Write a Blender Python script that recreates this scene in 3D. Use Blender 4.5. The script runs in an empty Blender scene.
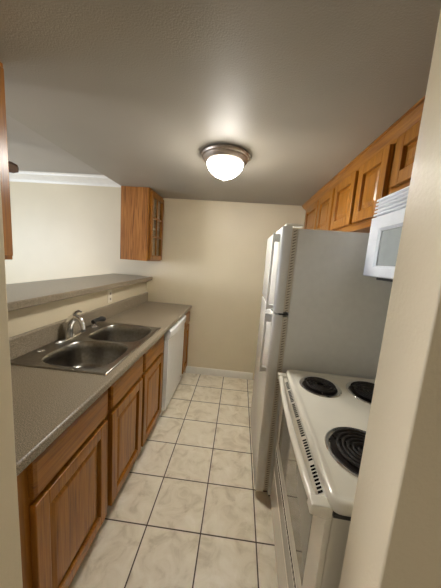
import bpy, bmesh, math, random
from mathutils import Vector, Matrix
random.seed(7)
sc = bpy.context.scene
C = sc.collection

# ------------------------------------------------------------------ camera
H = 1.519
yaw, pitch, roll = -0.07233298, -0.14354751, 0.07373874
fwd = Vector((math.sin(yaw)*math.cos(pitch), math.cos(yaw)*math.cos(pitch), math.sin(pitch)))
rgt = Vector((math.cos(yaw), -math.sin(yaw), 0)); upv = rgt.cross(fwd)
r2 = math.cos(roll)*rgt + math.sin(roll)*upv
u2 = -math.sin(roll)*rgt + math.cos(roll)*upv
cam = bpy.data.cameras.new('camera'); co = bpy.data.objects.new('camera', cam); C.objects.link(co)
m = Matrix.Identity(4)
for i in range(3):
    m[i][0] = r2[i]; m[i][1] = u2[i]; m[i][2] = -fwd[i]
m[2][3] = H
co.matrix_world = m
cam.sensor_fit = 'VERTICAL'; cam.sensor_height = 36; cam.sensor_width = 27
cam.lens = 240.97*36/588
cam.clip_start = 0.02
sc.camera = co

# ------------------------------------------------------------------ light and exposure
sc.view_settings.view_transform = 'Standard'
sc.view_settings.look = 'None'
sc.view_settings.gamma = 1
sc.view_settings.exposure = 0.93
DOME = 68.0
LAMP_COL = (1.0, 0.95, 0.87)
DAY = 22.0
JAMB_LIGHT = 38.0  # strength of the added light on the right jamb
w = bpy.data.worlds.new('world'); sc.world = w; w.use_nodes = True
w.node_tree.nodes['Background'].inputs[0].default_value = (0.75, 0.87, 1.0, 1)
w.node_tree.nodes['Background'].inputs[1].default_value = 1.0
def area(name, loc, rot, sx, sy, power, col):
    l = bpy.data.lights.new(name, 'AREA'); l.shape = 'RECTANGLE'; l.size = sx; l.size_y = sy
    l.energy = power; l.color = col
    o = bpy.data.objects.new(name, l); C.objects.link(o); o.location = loc; o.rotation_euler = rot
    return o
# daylight arriving through the living room window in the left wall
area('window_daylight', (-4.17, 1.25, 1.45), (0, math.radians(-90), 0), 1.25, 1.3, DAY, (0.62, 0.79, 1.0))
area('added_jamb_light', (-4.17, .0, 1.45), (0, math.radians(-90), 0), 1.25, .68, JAMB_LIGHT, (0.97, 0.95, 1.0))  # added source out of view, brightens the right jamb

# ------------------------------------------------------------------ materials
def lin(c):
    return tuple(((v/255)/12.92 if v/255 <= .04045 else ((v/255+.055)/1.055)**2.4) for v in c) + (1,)
def base(name, rough=.5, metal=0, spec=.5):
    mt = bpy.data.materials.new(name); mt.use_nodes = True
    nt = mt.node_tree; b = nt.nodes['Principled BSDF']
    b.inputs['Roughness'].default_value = rough; b.inputs['Metallic'].default_value = metal
    b.inputs['Specular IOR Level'].default_value = spec
    return mt, nt, b
def N(nt, t, **kw):
    n = nt.nodes.new(t)
    for k, v in kw.items():
        if hasattr(n, k): setattr(n, k, v)
        else: n.inputs[k].default_value = v
    return n
def coords(nt, scale=(1, 1, 1)):
    tc = N(nt, 'ShaderNodeTexCoord'); mp = N(nt, 'ShaderNodeMapping')
    mp.inputs['Scale'].default_value = scale
    nt.links.new(tc.outputs['Object'], mp.inputs['Vector'])
    return mp.outputs['Vector']
def ramp(nt, fac, stops):
    r = N(nt, 'ShaderNodeValToRGB')
    e = r.color_ramp.elements
    while len(e) < len(stops): e.new(.5)
    for i, (p, c) in enumerate(stops):
        e[i].position = p; e[i].color = lin(c)
    nt.links.new(fac, r.inputs[0])
    return r.outputs[0]
def bump(nt, b, h, strength, dist=.01):
    bp = N(nt, 'ShaderNodeBump'); bp.inputs['Strength'].default_value = strength; bp.inputs['Distance'].default_value = dist
    nt.links.new(h, bp.inputs['Height']); nt.links.new(bp.outputs[0], b.inputs['Normal'])
def plain(name, col, rough=.5, metal=0, spec=.5, var=6, scale=20, bmp=0, bscale=200):
    mt, nt, b = base(name, rough, metal, spec)
    n = N(nt, 'ShaderNodeTexNoise'); n.inputs['Scale'].default_value = scale
    nt.links.new(coords(nt), n.inputs['Vector'])
    c0 = tuple(max(0, v-var) for v in col); c1 = tuple(min(255, v+var) for v in col)
    nt.links.new(ramp(nt, n.outputs['Fac'], [(.3, c0), (.7, c1)]), b.inputs['Base Color'])
    if bmp:
        n2 = N(nt, 'ShaderNodeTexNoise'); n2.inputs['Scale'].default_value = bscale; n2.inputs['Detail'].default_value = 3
        nt.links.new(coords(nt), n2.inputs['Vector'])
        bump(nt, b, n2.outputs['Fac'], bmp)
    return mt
def wood(name, axis, dark=(112, 64, 14), mid=(146, 92, 22), light=(166, 110, 34)):
    mt, nt, b = base(name, .3)
    s = [26, 26, 26]; s[axis] = 1.6
    s2 = [150, 150, 150]; s2[axis] = 5
    n = N(nt, 'ShaderNodeTexNoise'); n.inputs['Scale'].default_value = 1; n.inputs['Detail'].default_value = 4; n.inputs['Distortion'].default_value = 1.4
    nt.links.new(coords(nt, s), n.inputs['Vector'])
    n2 = N(nt, 'ShaderNodeTexNoise'); n2.inputs['Scale'].default_value = 1; n2.inputs['Detail'].default_value = 2
    nt.links.new(coords(nt, s2), n2.inputs['Vector'])
    mx = N(nt, 'ShaderNodeMath', operation='MULTIPLY_ADD'); mx.inputs[1].default_value = .45
    nt.links.new(n2.outputs['Fac'], mx.inputs[0]); 
    sc_ = N(nt, 'ShaderNodeMath', operation='MULTIPLY'); sc_.inputs[1].default_value = .6
    nt.links.new(n.outputs['Fac'], sc_.inputs[0]); nt.links.new(sc_.outputs[0], mx.inputs[2])
    nt.links.new(ramp(nt, mx.outputs[0], [(.36, dark), (.5, mid), (.66, light)]), b.inputs['Base Color'])
    bump(nt, b, mx.outputs[0], .04, .002)
    return mt
WZ = wood('oak_vertical_grain', 2); WY = wood('oak_horizontal_grain', 1); WS = wood('oak_side_panel', 2, (92, 52, 20), (146, 94, 44), (176, 120, 62))
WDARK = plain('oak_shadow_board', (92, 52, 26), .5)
WALL = plain('cream_wall_paint', (220, 208, 180), .42, var=2, scale=3, bmp=.09, bscale=120)
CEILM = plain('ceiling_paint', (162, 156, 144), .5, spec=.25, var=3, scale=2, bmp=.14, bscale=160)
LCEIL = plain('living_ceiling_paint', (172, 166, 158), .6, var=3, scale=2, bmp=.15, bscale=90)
TAUPE = plain('low_bounce_taupe', (138, 126, 110), .6, var=2)  # unseen rear wall, darkened so less light bounces onto the near walls
WHITE = plain('white_trim_paint', (232, 228, 218), .35, var=2)
ENAMEL = plain('white_enamel', (232, 228, 214), .12, var=2, scale=8)
FRW = plain('white_fridge_door', (226, 226, 222), .13, var=2, scale=8, bmp=.03, bscale=260)
FRSIDE = plain('textured_fridge_side', (228, 229, 224), .42, var=2, scale=30, bmp=.05, bscale=350)
DWM = plain('white_dishwasher_panel', (244, 246, 246), .14, var=2)
MWM = plain('white_microwave_plastic', (226, 230, 236), .3, var=2)
GREY = plain('grey_plastic', (120, 120, 118), .4)
DGREY = plain('dark_grey_plastic', (50, 50, 50), .4)
BLACK = plain('black_coil_metal', (34, 28, 25), .4, metal=.2, var=4)
GASK = plain('fridge_gasket', (205, 198, 182), .6)
RIB = plain('gasket_ribs', (120, 112, 98), .7)
CHROME = plain('chrome', (225, 225, 225), .2, metal=1, var=3)
STEEL = plain('brushed_stainless', (152, 148, 140), .28, metal=1, var=8, scale=60)
NICKEL = plain('brushed_nickel', (176, 164, 152), .42, metal=1, var=6, scale=60)
FANW = plain('fan_blade_brown', (88, 62, 46), .45)
INK = plain('black_vent_void', (14, 13, 12), .9, spec=0, var=2)
OUT = plain('outlet_plastic', (244, 236, 218), .4, var=2)
OGLASS = plain('oven_window_glass', (120, 118, 108), .06, spec=.8, var=2)
MGLASS = plain('microwave_window_mesh', (160, 166, 166), .2, var=3)
def laminate():
    mt, nt, b = base('speckled_laminate', .3)
    n = N(nt, 'ShaderNodeTexNoise'); n.inputs['Scale'].default_value = 300; n.inputs['Detail'].default_value = 3; n.inputs['Roughness'].default_value = .7
    nt.links.new(coords(nt), n.inputs['Vector'])
    nt.links.new(ramp(nt, n.outputs['Fac'], [(.34, (92, 82, 66)), (.5, (138, 126, 106)), (.66, (184, 172, 152))]), b.inputs['Base Color'])
    return mt
LAM = laminate()
def tiles():
    mt, nt, b = base('ceramic_floor_tiles', .3)
    L = nt.links.new
    T = .308
    g = N(nt, 'ShaderNodeNewGeometry')
    mp = N(nt, 'ShaderNodeMapping'); mp.vector_type = 'POINT'
    mp.inputs['Location'].default_value = (.4026/T+20, -2.6738/T+20, 0); mp.inputs['Scale'].default_value = (1/T, 1/T, 1)
    L(g.outputs['Position'], mp.inputs['Vector'])
    fr = N(nt, 'ShaderNodeVectorMath', operation='FRACTION'); L(mp.outputs[0], fr.inputs[0])
    fl = N(nt, 'ShaderNodeVectorMath', operation='FLOOR'); L(mp.outputs[0], fl.inputs[0])
    sx = N(nt, 'ShaderNodeSeparateXYZ'); L(fr.outputs[0], sx.inputs[0])
    ds = []
    for k in ('X', 'Y'):
        a = N(nt, 'ShaderNodeMath', operation='SUBTRACT'); a.inputs[1].default_value = .5; L(sx.outputs[k], a.inputs[0])
        c = N(nt, 'ShaderNodeMath', operation='ABSOLUTE'); L(a.outputs[0], c.inputs[0]); ds.append(c)
    mx = N(nt, 'ShaderNodeMath', operation='MAXIMUM'); L(ds[0].outputs[0], mx.inputs[0]); L(ds[1].outputs[0], mx.inputs[1])
    mr = N(nt, 'ShaderNodeMapRange'); mr.inputs['From Min'].default_value = .486; mr.inputs['From Max'].default_value = .492
    L(mx.outputs[0], mr.inputs['Value'])
    wn = N(nt, 'ShaderNodeTexWhiteNoise'); L(fl.outputs[0], wn.inputs['Vector'])
    off = N(nt, 'ShaderNodeVectorMath', operation='MULTIPLY_ADD'); off.inputs[1].default_value = (7, 7, 7)
    L(wn.outputs['Color'], off.inputs[0]); L(g.outputs['Position'], off.inputs[2])
    n = N(nt, 'ShaderNodeTexNoise'); n.inputs['Scale'].default_value = 9; n.inputs['Detail'].default_value = 6; n.inputs['Roughness'].default_value = .62; n.inputs['Distortion'].default_value = .8
    L(off.outputs[0], n.inputs['Vector'])
    tc = ramp(nt, n.outputs['Fac'], [(.28, (206, 193, 166)), (.48, (236, 226, 204)), (.7, (248, 240, 222))])
    mc = N(nt, 'ShaderNodeMix', data_type='RGBA')
    L(mr.outputs[0], mc.inputs['Factor']); L(tc, mc.inputs[6]); mc.inputs[7].default_value = lin((78, 64, 48))
    L(mc.outputs[2], b.inputs['Base Color'])
    rr = N(nt, 'ShaderNodeMath', operation='MULTIPLY_ADD'); rr.inputs[1].default_value = .4; rr.inputs[2].default_value = .3
    L(mr.outputs[0], rr.inputs[0]); L(rr.outputs[0], b.inputs['Roughness'])
    inv = N(nt, 'ShaderNodeMath', operation='SUBTRACT'); inv.inputs[0].default_value = 1; L(mr.outputs[0], inv.inputs[1])
    bump(nt, b, inv.outputs[0], .5, .003)
    return mt
TILE = tiles()
CARPET = plain('carpet', (150, 140, 124), .95, var=14, scale=300)
def glass(name, rough=.02):
    mt, nt, b = base(name, rough); b.inputs['Transmission Weight'].default_value = 1; b.inputs['IOR'].default_value = 1.45
    n = N(nt, 'ShaderNodeTexNoise'); n.inputs['Scale'].default_value = 5
    nt.links.new(ramp(nt, n.outputs['Fac'], [(.3, (240, 245, 245)), (.7, (248, 250, 250))]), b.inputs['Base Color'])
    return mt
GLASS = glass('clear_glass')
LINING = plain('cream_melamine', (226, 212, 184), .5)
def domemat():
    mt, nt, b = base('lit_frosted_glass', .3)
    b.inputs['Base Color'].default_value = lin((250, 240, 220))
    b.inputs['Emission Color'].default_value = LAMP_COL + (1,)
    tc = N(nt, 'ShaderNodeTexCoord'); sp = N(nt, 'ShaderNodeSeparateXYZ'); nt.links.new(tc.outputs['Object'], sp.inputs[0])
    mr = N(nt, 'ShaderNodeMapRange'); mr.inputs['From Min'].default_value = .055; mr.inputs['From Max'].default_value = .092
    mr.inputs['To Min'].default_value = DOME; mr.inputs['To Max'].default_value = 5.0
    nt.links.new(sp.outputs['Z'], mr.inputs['Value']); nt.links.new(mr.outputs[0], b.inputs['Emission Strength'])
    return mt
DOMEM = domemat()

# ------------------------------------------------------------------ mesh helpers
class MB:
    """collects shapes given in world metres"""
    def __init__(s): s.bm = bmesh.new()
    def hull(s, pts, quads):
        v = [s.bm.verts.new(p) for p in pts]
        for q in quads: s.bm.faces.new([v[i] for i in q])
        return s
    def box(s, x0, x1, y0, y1, z0, z1):
        P = [(x, y, z) for x in (x0, x1) for y in (y0, y1) for z in (z0, z1)]
        return s.hull(P, [(0, 1, 3, 2), (4, 6, 7, 5), (0, 4, 5, 1), (2, 3, 7, 6), (0, 2, 6, 4), (1, 5, 7, 3)])
    def loft(s, rings, cap0=True, cap1=True, closed=True):
        R = [[s.bm.verts.new(p) for p in r] for r in rings]
        n = len(R[0])
        for a, b in zip(R[:-1], R[1:]):
            for i in range(n if closed else n-1):
                j = (i+1) % n
                s.bm.faces.new((a[i], a[j], b[j], b[i]))
        if cap0: s.bm.faces.new(R[0][::-1])
        if cap1: s.bm.faces.new(R[-1])
        return s
    def lathe(s, prof, c, n=40, axis='z', cap0=True, cap1=True):
        rings = []
        for r, h in prof:
            ring = []
            for i in range(n):
                a = 2*math.pi*i/n; u, v = r*math.cos(a), r*math.sin(a)
                ring.append({'z': (c[0]+u, c[1]+v, c[2]+h), 'x': (c[0]+h, c[1]+u, c[2]+v), 'y': (c[0]+u, c[1]+h, c[2]+v)}[axis])
            rings.append(ring)
        return s.loft(rings, cap0, cap1)
    def tube(s, pts, rad, n=10, flat=None):
        pts = [Vector(p) for p in pts]; rings = []
        up = None
        for i, p in enumerate(pts):
            t = (pts[min(i+1, len(pts)-1)] - pts[max(i-1, 0)]).normalized()
            if up is None:
                up = Vector((0, 0, 1)) if abs(t.z) < .9 else Vector((1, 0, 0))
            a = t.cross(up).normalized(); b = a.cross(t).normalized(); up = b
            r = rad[i] if isinstance(rad, (list, tuple)) else rad
            fl = flat or 1
            rings.append([p + a*r*math.cos(2*math.pi*k/n) + b*r*fl*math.sin(2*math.pi*k/n) for k in range(n)])
        return s.loft(rings)
    def prism(s, prof, axis, a, b):
        """prof: list of 2D points; axis 'y': prof=(x,z), 'x': prof=(y,z), 'z': prof=(x,y)"""
        def P(p, t): return {'y': (p[0], t, p[1]), 'x': (t, p[0], p[1]), 'z': (p[0], p[1], t)}[axis]
        return s.loft([[P(p, a) for p in prof], [P(p, b) for p in prof]])
    def build(s, name, mat, parent=None, bevel=0, seg=2, angle=35):
        bmesh.ops.recalc_face_normals(s.bm, faces=s.bm.faces)
        loc = Vector(parent['_w']) if parent else None
        if loc is None:
            xs = [v.co for v in s.bm.verts]
            loc = Vector(((min(v.x for v in xs)+max(v.x for v in xs))/2, (min(v.y for v in xs)+max(v.y for v in xs))/2, min(v.z for v in xs)))
        bmesh.ops.translate(s.bm, verts=s.bm.verts, vec=-loc)
        me = bpy.data.meshes.new(name)
        s.bm.to_mesh(me); s.bm.free()
        me.materials.append(mat)
        for p in me.polygons: p.use_smooth = True
        me.set_sharp_from_angle(angle=math.radians(angle))
        o = bpy.data.objects.new(name, me); C.objects.link(o)
        if parent: o.parent = parent
        else: o.location = loc
        o['_w'] = tuple(loc)
        if bevel:
            md = o.modifiers.new('bevel', 'BEVEL'); md.width = bevel; md.segments = seg; md.limit_method = 'ANGLE'
            md.angle_limit = math.radians(40); md.harden_normals = True
        return o
def tag(o, label=None, cat=None, group=None):
    if label: o['label'] = label
    if cat: o['category'] = cat
    if group: o['group'] = group
    return o
def thing(name, loc, label, cat, group=None):
    o = bpy.data.objects.new(name, None); C.objects.link(o); o.location = loc; o['_w'] = tuple(loc)
    o.empty_display_size = .05
    return tag(o, label, cat, group)
def struct(o): o['kind'] = 'structure'; return o

# ------------------------------------------------------------------ structure
YW = 2.986           # back wall
XL0, XL1 = -1.32, -1.17   # half wall under the bar
XR = 1.0             # right kitchen wall
ZC, ZL = 2.20, 2.40
YB = -2.2            # wall far behind the camera
XW = -4.2            # living room window wall
struct(MB().box(XW-.1, XR+.1, YB-.1, YW+.1, -.1, 0).build('floor', TILE))
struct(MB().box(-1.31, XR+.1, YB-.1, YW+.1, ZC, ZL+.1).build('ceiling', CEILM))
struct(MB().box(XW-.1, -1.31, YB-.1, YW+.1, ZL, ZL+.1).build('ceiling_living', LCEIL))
struct(MB().box(XW-.1, XR+.1, YW, YW+.12, 0, ZL).build('wall_back', WALL))
struct(MB().box(XR, XR+.1, YB, YW, 0, ZC).build('wall_right', WALL))
struct(MB().box(XW-.1, XR+.1, YB-.12, YB, 0, ZL).build('wall_rear', TAUPE))
struct(MB().box(XL0, XL1, .54, YW, 0, 1.19).build('wall_half', WALL))
struct(MB().box(-1.62, -.561, .41, .54, 0, ZC).build('wall_near_left', WALL, bevel=.004))
struct(MB().box(.321, XR, .41, .536, 0, ZC).build('wall_near_right', WALL, bevel=.004))
# window wall with its opening and a second one added for the jamb light
wy0, wy1, wz0, wz1 = .55, 1.95, .85, 2.05
vy0, vy1 = -.39, .39
b = MB()
b.box(XW-.1, XW, YB, vy0, 0, ZL); b.box(XW-.1, XW, vy1, wy0, 0, ZL); b.box(XW-.1, XW, vy0, vy1, 0, wz0); b.box(XW-.1, XW, vy0, vy1, wz1, ZL); b.box(XW-.1, XW, wy1, YW, 0, ZL)
b.box(XW-.1, XW, wy0, wy1, 0, wz0); b.box(XW-.1, XW, wy0, wy1, wz1, ZL)
struct(b.build('wall_left', WALL))
b = MB()
for (a0, a1, c0, c1) in ((wy0, wy0+.05, wz0, wz1), (wy1-.05, wy1, wz0, wz1), (wy0+.05, wy1-.05, wz0, wz0+.05), (wy0+.05, wy1-.05, wz1-.05, wz1), (1.225, 1.275, wz0+.05, wz1-.05)):
    b.box(XW-.07, XW-.02, a0, a1, c0, c1)
wf = struct(b.build('window_1', WHITE, bevel=.004))
MB().box(XW-.048, XW-.042, wy0+.05, wy1-.05, wz0+.05, wz1-.05).build('window_pane', GLASS, wf)
b = MB()
for (a0, a1, c0, c1) in ((vy0, vy0+.05, wz0, wz1), (vy1-.05, vy1, wz0, wz1), (vy0+.05, vy1-.05, wz0, wz0+.05), (vy0+.05, vy1-.05, wz1-.05, wz1)):
    b.box(XW-.07, XW-.02, a0, a1, c0, c1)
wf = struct(b.build('added_window', WHITE, bevel=.004))  # unseen window, added to go with the jamb light
MB().box(XW-.048, XW-.042, vy0+.05, vy1-.05, wz0+.05, wz1-.05).build('window_pane', GLASS, wf)
# crown moulding on the living room back wall, profile (y, z)
pr = [(YW, 2.295), (YW-.012, 2.295), (YW-.016, 2.315), (YW-.03, 2.33), (YW-.05, 2.355), (YW-.075, 2.372), (YW-.08, 2.39), (YW-.095, 2.392), (YW-.095, ZL), (YW, ZL)]
struct(MB().prism(pr, 'x', XW, -1.312).build('trim_1', WHITE))
# baseboard along the kitchen back wall
pr = [(YW, 0), (YW-.016, 0), (YW-.016, .068), (YW-.011, .078), (YW-.007, .088), (YW, .09)]
struct(MB().prism(pr, 'x', -.60, .28).build('baseboard_back', WHITE))
struct(MB().prism(pr, 'x', XW, -1.34).build('baseboard_living', WHITE))

# ------------------------------------------------------------------ cabinets
def slab_door(parent, name, px, sgn, y0, y1, z0, z1, t=.025, stile=.058, mat=None, panel=True):
    """raised-panel door lying in a plane x = px (its back), facing sgn along x"""
    xf = px + sgn*t
    X = lambda a: px + sgn*a
    b = MB()
    def bx(a0, a1, c0, c1): b.box(min(px, xf), max(px, xf), a0, a1, c0, c1)
    bx(y0, y0+stile, z0, z1); bx(y1-stile, y1, z0, z1)
    bx(y0+stile, y1-stile, z0, z0+stile); bx(y0+stile, y1-stile, z1-stile, z1)
    d = b.build(name, mat or WZ, parent, bevel=.004)
    if panel:
        b = MB()
        def ring(i, x): return [(x, y0+i, z0+i), (x, y1-i, z0+i), (x, y1-i, z1-i), (x, y0+i, z1-i)]
        s = stile
        b.loft([ring(s-.004, X(.002)), ring(s-.004, X(.006)), ring(s+.008, X(.006)), ring(s+.030, X(.0175)), ring(s+.033, X(.0185)), ring(s+.05, X(.0185))])
        b.build('door_panel', mat or WZ, d, bevel=0, angle=20)
    return d
def drawer_front(parent, px, sgn, y0, y1, z0, z1, t=.027):
    b = MB()
    def ring(i, x): return [(x, y0+i, z0+i), (x, y1-i, z0+i), (x, y1-i, z1-i), (x, y0+i, z1-i)]
    b.loft([ring(0, px), ring(0, px+sgn*(t-.007)), ring(.009, px+sgn*t), ring(.02, px+sgn*t)])
    return b.build('drawer_front', WY, parent, bevel=.0015, angle=20)

FX = -.624            # back of doors / front of face frames, left run
def base_cabinet(y0, y1, label, doors, drawers, zb=.115):
    t = thing('base_cabinet', (-.91, (y0+y1)/2, 0), label, 'cabinet')
    b = MB(); xa, xb = XL1+.002, FX-.02
    b.box(xa, xb, y0, y0+.016, .1, .872); b.box(xa, xb, y1-.016, y1, .1, .872)
    b.box(xa, xb, y0+.016, y1-.016, .1, .116); b.box(xa, xa+.006, y0+.016, y1-.016, .116, .872)
    b.build('cabinet_box', WZ, t)
    b = MB(); fx0, fx1 = FX-.02, FX
    sl = max(.03, doors[0][0]-y0+.012)
    b.box(fx0, fx1, y0, y0+sl, .1, .872); b.box(fx0, fx1, y1-.075, y1, .1, .872)
    b.box(fx0, fx1, y0+sl, y1-.075, .83, .872); b.box(fx0, fx1, y0+sl, y1-.075, .1, .13); b.box(fx0, fx1, y0+sl, y1-.075, .66, .71)
    if len(doors) > 1: b.box(fx0, fx1, doors[0][1]-.01, doors[1][0]+.01, .13, .66); b.box(fx0, fx1, doors[0][1]-.01, doors[1][0]+.01, .71, .83)
    b.build('face_frame', WZ, t, bevel=.001)
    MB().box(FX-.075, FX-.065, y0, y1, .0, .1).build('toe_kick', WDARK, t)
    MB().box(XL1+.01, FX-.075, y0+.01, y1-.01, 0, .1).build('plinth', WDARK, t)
    for a in drawers: drawer_front(t, FX, 1, a[0], a[1], .70, .838)
    for a in doors: slab_door(t, 'door', FX, 1, a[0], a[1], zb, .675)
    return t
base_cabinet(.545, 1.088, 'brown oak base cabinet nearest the doorway, one large door under one drawer', [(.633, 1.068)], [(.633, 1.072)])
base_cabinet(1.09, 2.028, 'wide oak sink base cabinet with two doors below the steel sink', [(1.112, 1.512), (1.545, 1.962)], [(1.105, 1.508), (1.542, 1.962)])
ec = base_cabinet(2.672, 2.984, 'narrow oak base cabinet between the dishwasher and the back wall', [(2.70, 2.955)], [(2.70, 2.955)])
ec.location.x += .018

# dishwasher
t = thing('dishwasher', (-.9, 2.35, 0), 'white built-in dishwasher under the counter between two oak cabinets', 'dishwasher')
MB().box(XL1+.01, -.635, 2.035, 2.665, .1, .868).build('tub_body', GREY, t)
b = MB(); b.loft([[(x, y, z) for (x, z) in ((-.633, .07), (-.598, .07), (-.596, .12), (-.592, .45), (-.594, .765), (-.633, .765))] for y in (2.037, 2.663)])
b.build('door', DWM, t, bevel=.004)
b = MB(); nn = 12; rings = []
for i in range(nn+1):
    y = 2.037 + (2.663-2.037)*i/nn; k = 1-(2*i/nn-1)**2
    xo = -.577 + .012*k
    rings.append([(-.633, y, .768), (-.60, y, .768), (xo-.014, y, .772-.0*k), (xo, y, .792-.012*k), (xo, y, .845), (xo-.012, y, .858), (-.633, y, .860)])
b.loft(rings); b.build('control_panel', DWM, t, bevel=.003, angle=50)
MB().box(-.6, -.5775, 2.25, 2.45, .835, .8385).build('latch_slot', GREY, t)
MB().box(-.655, -.645, 2.04, 2.66, .002, .068).build('kick_plate', DWM, t)
MB().lathe([(.009, 0), (.009, .003)], (-.5942, 2.58, .15), 16, 'x').build('round_badge', GREY, t)

t.location.x += .012
# countertop with sink cut-out
def slab_hole(xs, ys, z0, z1, hole):
    b = MB(); V = {}
    def v(i, j, k):
        if (i, j, k) not in V: V[(i, j, k)] = b.bm.verts.new((xs[i], ys[j], (z0, z1)[k]))
        return V[(i, j, k)]
    nx, ny = len(xs)-1, len(ys)-1
    solid = lambda i, j: 0 <= i < nx and 0 <= j < ny and (i, j) not in hole
    for i in range(nx):
        for j in range(ny):
            if not solid(i, j): continue
            b.bm.faces.new((v(i, j, 1), v(i+1, j, 1), v(i+1, j+1, 1), v(i, j+1, 1)))
            b.bm.faces.new((v(i, j, 0), v(i, j+1, 0), v(i+1, j+1, 0), v(i+1, j, 0)))
            for di, dj, e in ((-1, 0, ((i, j), (i, j+1))), (1, 0, ((i+1, j), (i+1, j+1))), (0, -1, ((i, j), (i+1, j))), (0, 1, ((i, j+1), (i+1, j+1)))):
                if not solid(i+di, j+dj):
                    (a, c), (d, f) = e
                    b.bm.faces.new((v(a, c, 0), v(d, f, 0), v(d, f, 1), v(a, c, 1)))
    return b
t = thing('countertop', (-.88, 1.76, .874), 'long speckled grey laminate countertop with rounded edge around the sink', 'countertop')
slab_hole([XL1+.002, -1.12, -.635, -.568], [.543, 1.085, 1.885, 2.984], .874, .914, {(1, 1)}).build('worktop', LAM, t, bevel=.011, seg=4)
pr = [(XL1+.002, .9145), (XL1+.022, .9145), (XL1+.022, 1.026), (XL1+.016, 1.034), (XL1+.002, 1.034)]
MB().prism(pr, 'y', .543, 2.984).build('backsplash', LAM, t, bevel=.002)
# bar top
b = MB(); bx0, bx1 = -1.62, -1.095
prf = [(bx1, .545), (bx1, 2.984), (bx0, 2.984), (bx0, .545)]
b.prism(prf, 'z', 1.191, 1.237)
tag(b.build('bar_top', LAM, None, bevel=.008, seg=3), 'raised speckled laminate bar ledge running above the sink backsplash', 'bar counter')
# outlet on the half wall
t = thing('wall_outlet', (XL1+.001, 2.10, 1.055), 'cream duplex power outlet on the half wall under the bar', 'outlet')
MB().box(XL1+.0005, XL1+.006, 2.065, 2.135, 1.05, 1.165).build('cover_plate', OUT, t, bevel=.002)
for z in (1.083, 1.132):
    r = MB().box(XL1+.006, XL1+.009, 2.084, 2.116, z-.016, z+.016).build('socket', OUT, t, bevel=.004)
    bb = MB()
    for y in (2.094, 2.106): bb.box(XL1+.009, XL1+.0095, y-.0035, y+.0035, z-.010, z+.010)
    bb.build('socket_slot', DGREY, r)

# ------------------------------------------------------------------ sink
def sink():
    t = thing('sink', (-.89, 1.485, .914), 'double bowl stainless steel sink set in the grey countertop', 'sink')
    x0, x1, y0, y1 = -1.144, -.610, 1.066, 1.904
    zt = .9195
    cx = (-1.045, -.628)          # bowl cell x range
    cells = [(y0+.016, 1.478), (1.478, y1-.016)]
    b = MB()
    def cell(xa, xb, ya, yb, bowl, depth, power, k):
        cxx, cyy = (bowl[0]+bowl[1])/2, (bowl[2]+bowl[3])/2
        hx, hy = (bowl[1]-bowl[0])/2, (bowl[3]-bowl[2])/2
        th = [2*math.pi*i/72 for i in range(72)]
        for (a, c) in ((xa, ya), (xa, yb), (xb, ya), (xb, yb)): th.append(math.atan2(c-cyy, a-cxx) % (2*math.pi))
        th = sorted(th)
        def rect(a):
            dx, dy = math.cos(a), math.sin(a); s = []
            if dx > 1e-9: s.append((xb-cxx)/dx)
            if dx < -1e-9: s.append((xa-cxx)/dx)
            if dy > 1e-9: s.append((yb-cyy)/dy)
            if dy < -1e-9: s.append((ya-cyy)/dy)
            q = min(s); return (cxx+dx*q, cyy+dy*q, zt)
        def sup(a, f, z, p=power):
            dx, dy = math.cos(a), math.sin(a)
            q = (abs(dx/(hx*f))**p + abs(dy/(hy*f))**p)**(-1/p)
            return (cxx+dx*q, cyy+dy*q, z)
        rings = [[rect(a) for a in th], [sup(a, 1.03, zt) for a in th], [sup(a, 1.015, zt+.0015) for a in th], [sup(a, 1.0, zt-.001) for a in th],
                 [sup(a, .975, zt-.012) for a in th], [sup(a, .95, zt-.05) for a in th], [sup(a, .92, zt-depth+.03) for a in th],
                 [sup(a, .88, zt-depth+.012) for a in th], [sup(a, .80, zt-depth+.003) for a in th]]
        rr = .045
        rings.append([(cxx+rr*math.cos(a), cyy+rr*math.sin(a), zt-depth) for a in th])
        b.loft(rings, False, False)
        return cxx, cyy, zt-depth
    d1 = cell(cx[0], cx[1], cells[0][0], cells[0][1], (-1.032, -.648, 1.10, 1.468), .17, 3.6, 0)
    d2 = cell(cx[0], cx[1], cells[1][0], cells[1][1], (-1.032, -.648, 1.496, 1.872), .17, 3.6, 1)
    # back deck
    b.hull([(x0+.016, y0+.016, zt), (cx[0], y0+.016, zt), (cx[0], y1-.016, zt), (x0+.016, y1-.016, zt)], [(0, 1, 2, 3)])
    # outer rim, rolled
    def rr(i, z): return [(x0+i, y0+i, z), (x1-i, y0+i, z), (x1-i, y1-i, z), (x0+i, y1-i, z)]
    b.loft([rr(0, .9145), rr(0, .9175), rr(.004, .9215), rr(.011, .9215), rr(.0165, zt)], False, False)
    bowl = b.build('basin', STEEL, t, angle=50)
    for c in (d1, d2):
        dr = MB().lathe([(.045, -.0005), (.043, .002), (.036, .001), (.030, -.006)], c, 32, cap0=False, cap1=True).build('drain', CHROME, t)
        MB().lathe([(.018, -.005), (.018, -.002), (.012, .001), (.004, .002), (.004, .010), (.007, .012), (.007, .016), (.0005, .018)], c, 20).build('strainer', CHROME, dr)
    return t
sink()
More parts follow.
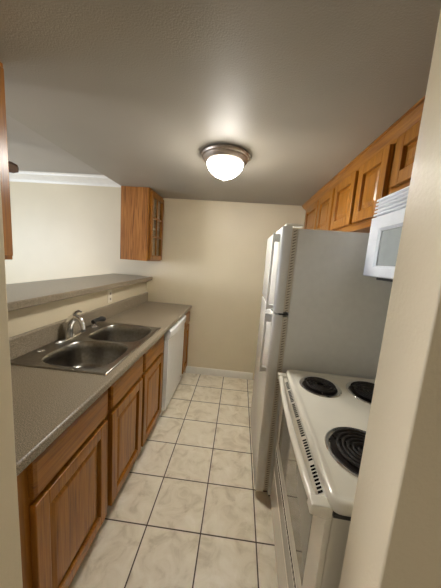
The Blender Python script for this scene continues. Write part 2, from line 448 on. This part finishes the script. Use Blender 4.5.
# faucet
fy, fx, fz = 1.475, -1.098, .9215
t = thing('faucet', (fx, fy, fz), 'chrome single lever kitchen faucet standing behind the sink bowls', 'faucet')
b = MB()
def oval(a, c, z): return [(fx + a*math.cos(2*math.pi*i/36), fy + c*math.sin(2*math.pi*i/36), z) for i in range(36)]
b.loft([oval(.028, .125, fz-.001), oval(.028, .125, fz+.006), oval(.022, .115, fz+.012), oval(.01, .06, fz+.014)])
b.build('deck_plate', CHROME, t)
MB().tube([(fx-.006, fy, fz+.008), (fx-.006, fy, fz+.05), (fx, fy, fz+.10), (fx+.02, fy, fz+.135), (fx+.042, fy, fz+.160)], [.030, .025, .0255, .026, .018], 22).build('body', CHROME, t)
sp = [(fx+.03, fy, fz+.135), (fx+.055, fy-.003, fz+.150), (fx+.080, fy-.006, fz+.138), (fx+.096, fy-.008, fz+.105), (fx+.102, fy-.009, fz+.07)]
MB().tube(sp, [.017, .0185, .0175, .0165, .0155], 16).build('spout', CHROME, t)
MB().lathe([(.014, 0), (.014, .010), (.012, .012)], (fx+.102, fy-.009, fz+.060), 18).build('aerator', GREY, t)
MB().tube([(fx+.025, fy, fz+.150), (fx+.040, fy+.002, fz+.178), (fx+.060, fy+.006, fz+.190), (fx+.078, fy+.010, fz+.184)], [.017, .013, .010, .007], 12, .8).build('lever_handle', CHROME, t)
# sprayer beside faucet
t = thing('sink_sprayer', (-1.095, 1.745, fz), 'black side sprayer lying in its holder behind the far sink bowl', 'sprayer')
MB().lathe([(.024, -.001), (.024, .004), (.017, .01), (.015, .03), (.0, .031)], (-1.095, 1.745, fz), 24).build('holder', CHROME, t)
MB().tube([(-1.097, 1.73, fz+.044), (-1.095, 1.78, fz+.05), (-1.09, 1.83, fz+.046), (-1.085, 1.862, fz+.036)], [.016, .015, .022, .019], 14).build('spray_head', DGREY, t)
# capped tap hole
MB_ = MB().lathe([(.019, 0), (.019, .003), (.012, .006), (.0, .007)], (-1.10, 1.24, .9197), 24)
tag(MB_.build('hole_cap', CHROME), 'small round chrome cap on the sink deck left of the faucet', 'cap')

# ------------------------------------------------------------------ upper cabinets over the bar
def bar_cabinet(y0, y1, label, glassdoor, x1=-1.0, z0=1.44):
    x0 = -1.308
    z1 = 2.198
    t = thing('wall_cabinet', ((x0+x1)/2, (y0+y1)/2, z0), label, 'cabinet')
    b = MB(); q = .016
    b.box(x0, x1-.019, y0, y0+q, z0, z1); b.box(x0, x1-.019, y1-q, y1, z0, z1)
    b.box(x0, x1-.019, y0+q, y1-q, z0+.01, z0+.01+q); b.box(x0, x1-.019, y0+q, y1-q, z1-q, z1); b.box(x0, x0+.006, y0+q, y1-q, z0+.01+q, z1-q)
    b.build('cabinet_box', WS, t)
    b = MB(); e = q+.0005
    b.box(x0+.0065, x0+.009, y0+e, y1-e, z0+.01+e, z1-e); b.box(x0+.0095, x1-.02, y1-e-.002, y1-e, z0+.01+e, z1-e); b.box(x0+.0095, x1-.02, y0+e, y1-e-.0025, z0+.01+e, z0+.013+e)
    b.build('inner_lining', LINING, t)
    b = MB()
    b.box(x1-.019, x1, y0, y0+.04, z0, z1); b.box(x1-.019, x1, y1-.04, y1, z0, z1)
    b.box(x1-.019, x1, y0+.04, y1-.04, z0, z0+.04); b.box(x1-.019, x1, y0+.04, y1-.04, z1-.05, z1)
    b.build('face_frame', WZ, t, bevel=.0015)
    MB().box(x0+.01, x1-.03, y0+q+.001, y1-q-.004, 1.80, 1.816).build('shelf', LINING, t)
    dy0, dy1, dz0, dz1 = y0+.02, y1-.02, z0+.015, z1-.03
    if glassdoor:
        d = slab_door(t, 'door', x1, 1, dy0, dy1, dz0, dz1, stile=.05, panel=False)
        b = MB(); ym = (dy0+dy1)/2
        b.box(x1+.004, x1+.017, ym-.009, ym+.009, dz0+.05, dz1-.05)
        hh = (dz1-dz0-.1)/3
        for k in (1, 2):
            z = dz0+.05+hh*k
            b.box(x1+.0045, x1+.0165, dy0+.05, ym-.0092, z-.009, z+.009); b.box(x1+.0045, x1+.0165, ym+.0092, dy1-.05, z-.009, z+.009)
        b.build('muntin', WZ, d, bevel=.002)
        MB().box(x1+.001, x1+.004, dy0+.048, dy1-.048, dz0+.048, dz1-.048).build('glass_pane', GLASS, d)
    else:
        slab_door(t, 'door', x1, 1, dy0, dy1, dz0, dz1)
    return t
bar_cabinet(2.555, 2.984, 'oak wall cabinet with a glass paned door hanging above the far bar end', True)
bar_cabinet(.56, .965, 'oak wall cabinet hanging above the near bar end at the left edge', False, -.970, 1.452)

# ------------------------------------------------------------------ upper cabinets on the right
def wall_cab(y0, y1, z0, doors, label):
    t = thing('wall_cabinet', ((.71+XR)/2, (y0+y1)/2, z0), label, 'cabinet')
    MB().box(.731, XR-.002, y0+.0005, y1-.0005, z0, 2.198).build('cabinet_box', WZ, t)
    b = MB(); y0 += .0005; y1 -= .0005
    b.box(.711, .73, y0, y0+.035, z0, 2.198); b.box(.711, .73, y1-.035, y1, z0, 2.198)
    b.box(.711, .73, y0+.035, y1-.035, z0, z0+.06); b.box(.711, .73, y0+.035, y1-.035, 2.13, 2.198)
    b.build('face_frame', WY, t, bevel=.001)
    for a, c in doors: slab_door(t, 'door', .710, -1, a, c, z0+.045, 2.142, stile=.06)
    return t
wall_cab(.555, 1.318, 1.868-.045+.05, [(.585, .925), (.955, 1.292)], 'short oak wall cabinet directly above the white microwave')
wall_cab(1.32, 2.06, 1.762, [(1.345, 1.655), (1.70, 2.04)], 'two door oak wall cabinet above the refrigerator')
wall_cab(2.062, 2.984, 1.762, [(2.085, 2.44), (2.475, 2.90)], 'oak wall cabinet in the far corner beyond the refrigerator')
pr = [(.710, 2.140), (.704, 2.140), (.700, 2.150), (.694, 2.156), (.682, 2.164), (.668, 2.176), (.660, 2.188), (.652, 2.190), (.652, 2.1985), (.710, 2.1985)]
pr = [(x, z if z > 2.1435 else 2.1435) for x, z in pr]
tag(MB().prism(pr, 'y', .556, 2.984).build('cabinet_crown_molding', WY), 'long oak crown molding along the top of the right cabinets', 'molding')

# ------------------------------------------------------------------ refrigerator
t = thing('refrigerator', (.6, 1.77, 0), 'white top freezer refrigerator beyond the electric range', 'refrigerator')
fy0, fy1 = 1.385, 2.145
MB().box(.300, .96, fy0+.004, fy1-.004, .03, 1.716).build('cabinet_body', FRSIDE, t, bevel=.006)
def door(z0, z1, name):
    def ring(i, x): return [(x, fy0+i, z0+i*.6), (x, fy1-i, z0+i*.6), (x, fy1-i, z1-i*.6), (x, fy0+i, z1-i*.6)]
    b = MB(); b.loft([ring(.002, .269), ring(0, .265), ring(0, .232)] + [ring(.019*(1-math.cos(a)), .232-.019*math.sin(a)) for a in (.3, .6, .9, 1.2, 1.57)] )
    return b.build(name, FRW, t, angle=40)
fd = door(1.236, 1.727, 'freezer_door'); rd = door(.055, 1.224, 'fridge_door')
for z0, z1, par in ((1.245, 1.712, fd), (.07, 1.215, rd)):
    b = MB(); b.box(.2695, .2995, fy0+.002, fy1-.012, z0, z1)
    b.build('gasket', GASK, par); b = MB()
    n = int((z1-z0)/.016)
    for k in range(n): b.hull([(.277, fy0+.0015, z0+.016*k), (.291, fy0+.0015, z0+.016*k+.007), (.296, fy0+.0015, z0+.016*k+.014), (.277, fy0+.0015, z0+.016*k+.007)], [(0, 1, 2, 3)])
    b.build('gasket_ribs', RIB, par)
def fhandle(par, za, zb, blocktop):
    b = MB(); n = 14; rings = []
    for i in range(n+1):
        u = i/n; z = za+(zb-za)*u
        x = .172
        y = 1.425
        rings.append([(x, y, z), (x+.012, y, z), (x+.012, y+.026, z), (x, y+.026, z)])
    b.loft(rings)
    for z in ((zb-.05, zb-.004), (za+.004, za+.03)): b.box(.178, .2145, y+.001, y+.025, z[0], z[1])
    b.build('handle', FRW, par, bevel=.003)
fhandle(fd, 1.242, 1.69, True); fhandle(rd, .85, 1.219, True)
MB().box(.235, .33, 1.40, 1.45, 1.7285, 1.742).build('hinge_cover', ENAMEL, t, bevel=.003)
MB().box(.310, .36, fy0+.02, fy1-.02, .006, .03).build('base_grille', DGREY, t)
for y in (fy0+.06, fy1-.06):
    MB().lathe([(.018, 0), (.018, .028)], (.5, y, .001), 16).build('foot', DGREY, t)
MB().box(.245, .298, 1.386, 1.44, 1.2255, 1.2345).build('middle_hinge', DGREY, t)

# ------------------------------------------------------------------ range
t = thing('electric_range', (.285, .56, 0), 'white electric coil range beside the refrigerator', 'stove')
ry0, ry1 = .562, 1.356
RT = t; RT_LOC = (.270, .566, 0); RT_ROT = math.radians(-2.0)
MB().box(.312, .965, ry0+.006, ry1-.006, .03, .872).build('oven_body', ENAMEL, t, bevel=.004)
# cooktop with raised rounded edge
def rrect(x0, x1, y0, y1, r, z, n=6):
    P = []
    for (cx_, cy_, a0) in ((x1-r, y1-r, 0), (x0+r, y1-r, 90), (x0+r, y0+r, 180), (x1-r, y0+r, 270)):
        for k in range(n+1):
            a = math.radians(a0+90*k/n); P.append((cx_+r*math.cos(a), cy_+r*math.sin(a), z))
    return P
def cr(i, z): return rrect(.302+i, .965-i, .558+i, 1.362-i, max(.03-i*.6, .006), z)
b = MB(); b.loft([cr(.006, .884), cr(0, .888), cr(0, .902), cr(.004, .912), cr(.011, .9165), cr(.018, .9165), cr(.028, .911), cr(.034, .910)])
ct = b.build('cooktop', ENAMEL, t, angle=60)
MB().box(.312, .955, ry0-.0015, ry1-.012, .873, .8835).build('cooktop_seam', DGREY, t)
def burner(cx_, cy_, r):
    dx, dy = cx_-RT_LOC[0], cy_-RT_LOC[1]; ca, sa = math.cos(-RT_ROT), math.sin(-RT_ROT)
    cx_, cy_ = .285+dx*ca-dy*sa, .56+dx*sa+dy*ca
    e = MB().lathe([(r+.009, .9102), (r+.010, .913), (r+.007, .9162), (r+.002, .9152), (r-.003, .9132), (r-.008, .9110)], (cx_, cy_, 0), 48, cap0=False, cap1=False).build('drip_ring', CHROME, t)
    MB().lathe([(r-.0078, .9109), (r-.02, .9106), (r*.5, .9104), (r*.2, .9104)], (cx_, cy_, 0), 40, cap0=False, cap1=True).build('drip_bowl', BLACK, e)
    turns = 5 if r > .1 else 4
    pts = []; n = turns*28
    for i in range(n+1):
        u = i/n; a = 2*math.pi*turns*u + 2.6
        rr_ = .018 + (r-.014-.018)*u
        pts.append((cx_+rr_*math.cos(a), cy_+rr_*math.sin(a), .921))
    MB().tube(pts, .0054, 8, .8).build('heating_coil', BLACK, e)
    b = MB()
    for k in range(3):
        a = 2*math.pi*k/3+.4
        d = Vector((math.cos(a), math.sin(a), 0)); nrm = Vector((-d.y, d.x, 0))*.0015
        p0 = Vector((cx_, cy_, 0))+d*.012; p1 = Vector((cx_, cy_, 0))+d*(r-.014)
        b.loft([[p0+nrm+Vector((0, 0, .9115)), p0-nrm+Vector((0, 0, .9115)), p0-nrm+Vector((0, 0, .9168)), p0+nrm+Vector((0, 0, .9168))],
                [p1+nrm+Vector((0, 0, .9125)), p1-nrm+Vector((0, 0, .9125)), p1-nrm+Vector((0, 0, .9168)), p1+nrm+Vector((0, 0, .9168))]])
    b.build('coil_support', STEEL, e)
burner(.458, 1.197, .091); burner(.468, .765, .115); burner(.715, 1.180, .115); burner(.715, .775, .091)
# backguard with knobs
b = MB(); b.prism([(.90, .9175), (.962, .9175), (.962, 1.09), (.935, 1.105), (.92, 1.10)], 'y', ry0, ry1)
bg = b.build('backguard', ENAMEL, t, bevel=.004)
for y in (.66, .76, 1.16, 1.26):
    MB().lathe([(.022, .0), (.022, -.012), (.017, -.022), (.0, -.023)], (.909, y, 1.02), 24, 'x').build('knob', DGREY, bg)
MB().box(.9055, .909, .90, 1.03, .995, 1.05).build('clock_panel', DGREY, bg)
# oven door, slightly domed front; profile in x,z
dz0, dz1 = .275, .868
b = MB(); prof = [(.3115, dz0), (.300, dz0), (.297, dz0+.01), (.296, .55), (.296, .84), (.298, .862), (.302, .868), (.3115, .868)]
b.prism(prof, 'y', ry0+.004, ry1-.004)
od = b.build('oven_door', ENAMEL, t, bevel=.002)
MB().box(.2945, .2957, ry0+.09, ry1-.09, .50, .78).build('oven_window', OGLASS, od)
b = MB(); b.prism([(.2835, .868), (.311, .872), (.311, .8875), (.300, .888), (.286, .882)], 'y', ry0+.036, 1.298)
vp = b.build('vent_panel', ENAMEL, t, bevel=.0015)
def slots(rowx, rowz, y0, y1, pitch, wid, par, tilt):
    b = MB(); y = y0; i = 0
    while y < y1:
        if (i % 9) != 8:
            for (xa, za, xb, zb) in rowx: b.hull([(xa, y, za), (xb, y+.003, zb), (xb, y+.003+wid, zb), (xa, y+wid, za)], [(0, 1, 2, 3)])
        y += pitch; i += 1
    return b.build('vent_slots', INK, par)
slots([(.2865, .8838, .3000, .8892)], 0, ry0+.05, ry1-.11, .0125, .0078, vp, 0)
# row of small holes below the window
b = MB()
b.box(.2938, .2957, ry0+.01, ry1-.01, .386, .394); b.box(.2938, .2957, ry0+.01, ry1-.01, .420, .428)
b.build('door_trim_strip', ENAMEL, od)
b = MB(); y = ry0+.03
while y < ry1-.03:
    b.box(.2945, .2957, y, y+.010, .397, .417); y += .019
b.build('door_vent_holes', INK, od)
# bowed handle
n = 24; pts = []
for i in range(n+1):
    u = i/n; y = .574+(1.335-.574)*u
    k = 1-(2*u-1)**2
    pts.append((.268-.014*k**.8+.008*u**4, y, .884+.003*k))
MB().tube(pts, .0125, 12, .9).build('handle', ENAMEL, od)
for y in (.562, 1.300): MB().prism([(.252, .870), (.295, .860), (.3105, .8685), (.3105, .890), (.299, .898), (.255, .899)], 'y', y, y+.034).build('handle_bracket', ENAMEL, od, bevel=.003)
MB().box(.297, .311, ry0+.004, ry1-.004, .06, .268).build('storage_drawer', ENAMEL, t, bevel=.005)
for y in (ry0+.06, ry1-.06):
    for x in (.36, .9): MB().lathe([(.016, 0), (.016, .028)], (x, y, .001), 16).build('foot', DGREY, t)

RT.location = RT_LOC; RT.rotation_euler = (0, 0, RT_ROT)

# ------------------------------------------------------------------ microwave
t = thing('microwave', (.8, .93, 1.487), 'white over the range microwave hung under the short oak cabinet', 'microwave')
my0, my1 = .556, 1.312
mz0, mz1 = 1.487, 1.870
MB().box(.672, XR-.003, my0, my1, mz0+.008, mz1).build('microwave_case', MWM, t, bevel=.004)
MB().box(.69, .95, my0+.03, my1-.03, mz0-.014, mz0+.0075).build('vent_bottom', DGREY, t, bevel=.003)
# door with window opening
b = MB(); xf, xb_ = .634, .671
wz_0, wz_1, wya, wyb = mz0+.055, 1.705, .78, my1-.098
ztop = 1.778
def ring2(x, i, ya, yb, za, zb): return [(x, ya+i, za+i), (x, yb-i, za+i), (x, yb-i, zb-i), (x, ya+i, zb-i)]
o0 = ring2(xb_, 0, .70, my1, mz0, ztop); o1 = ring2(xf+.012, 0, .70, my1, mz0, ztop); o2 = ring2(xf+.003, .004, .70, my1, mz0, ztop); o3 = ring2(xf, .014, .70, my1, mz0, ztop)
i0 = ring2(xf, -.012, wya, wyb, wz_0, wz_1); i1 = ring2(xf+.008, 0, wya, wyb, wz_0, wz_1); i2 = ring2(xb_, 0, wya, wyb, wz_0, wz_1)
b.loft([o0, o1, o2, o3, i0, i1, i2], False, False)
md = b.build('door', MWM, t, angle=25)
MB().box(xf+.012, xf+.016, wya+.0005, wyb-.0005, wz_0+.0005, wz_1-.0005).build('door_window', MGLASS, md)
cp = MB().box(xf+.002, .671, my0, .697, mz0, ztop).build('control_panel', MWM, t, bevel=.004)
MB().box(xf-.001, xf+.0018, .58, .675, 1.69, 1.73).build('display', DGREY, cp)
b = MB()
for r_ in range(4):
    for c_ in range(3): b.box(xf, xf+.0018, .582+c_*.032, .606+c_*.032, 1.53+r_*.034, 1.552+r_*.034)
b.build('buttons', GREY, cp)
# louvred top grille
b = MB()
b.box(.66, .671, my0, my1, ztop+.003, mz1)
for k in range(5):
    z = ztop+.006+k*.0178
    b.prism([(.646+.001*k, z), (.6595, z+.004), (.6595, z+.012), (.646+.001*k, z+.011), (.644+.001*k, z+.006)], 'y', my0, my1)
b.build('vent_grille', MWM, t)

# ------------------------------------------------------------------ ceiling lamp
lx, ly = -.155, 1.69
t = thing('ceiling_lamp', (lx, ly, ZC-.16), 'flush mount ceiling lamp with nickel rim and glowing glass dome', 'lamp')
MB().lathe([(.142, -.001), (.155, -.006), (.158, -.014), (.155, -.024), (.149, -.028), (.148, -.036), (.141, -.046), (.133, -.055), (.124, -.058)], (lx, ly, ZC), 56).build('lamp_rim', NICKEL, t, angle=25)
prf = [(.121, -.0585), (.120, -.066), (.115, -.080), (.105, -.098), (.089, -.116), (.067, -.132), (.043, -.143), (.022, -.148), (.012, -.149)]
MB().lathe(prf, (lx, ly, ZC), 56).build('glass_dome', DOMEM, t, angle=80)
MB().lathe([(.013, -.1495), (.017, -.155), (.013, -.163), (.008, -.169), (.0, -.172)], (lx, ly, ZC), 20).build('finial', OUT, t)

# ------------------------------------------------------------------ ceiling fan in the living room, only a blade tip shows
hx, hy, hz = -2.445, 1.63, 2.155
t = thing('ceiling_fan', (hx, hy, hz), 'living room ceiling fan, one brown blade tip showing beside the left cabinet', 'fan')
MB().lathe([(.06, .229), (.06, .20), (.02, .17), (.016, .16), (.016, .07), (.09, .055), (.11, .02), (.10, -.03), (.05, -.06), (.0, -.065)], (hx, hy, hz), 32).build('motor_housing', NICKEL, t)
for k in range(5):
    a = math.radians(40+72*k); d = Vector((math.cos(a), math.sin(a), 0)); n_ = Vector((-d.y, d.x, 0))
    prf2 = [(.12, .03), (.2, .055), (.5, .065), (.6, .06), (.635, .035), (.64, 0)]
    prf2 = prf2 + [(p[0], -p[1]) for p in prf2[-2::-1]]
    rings = []
    for zz in (-.009, .009):
        rings.append([Vector((hx, hy, hz+zz)) + d*p[0] + n_*p[1] + Vector((0, 0, -.38*p[1])) for p in prf2])
    MB().loft(rings).build('blade', FANW, t, bevel=.002)

for o in bpy.data.objects:
    if '_w' in o: del o['_w']
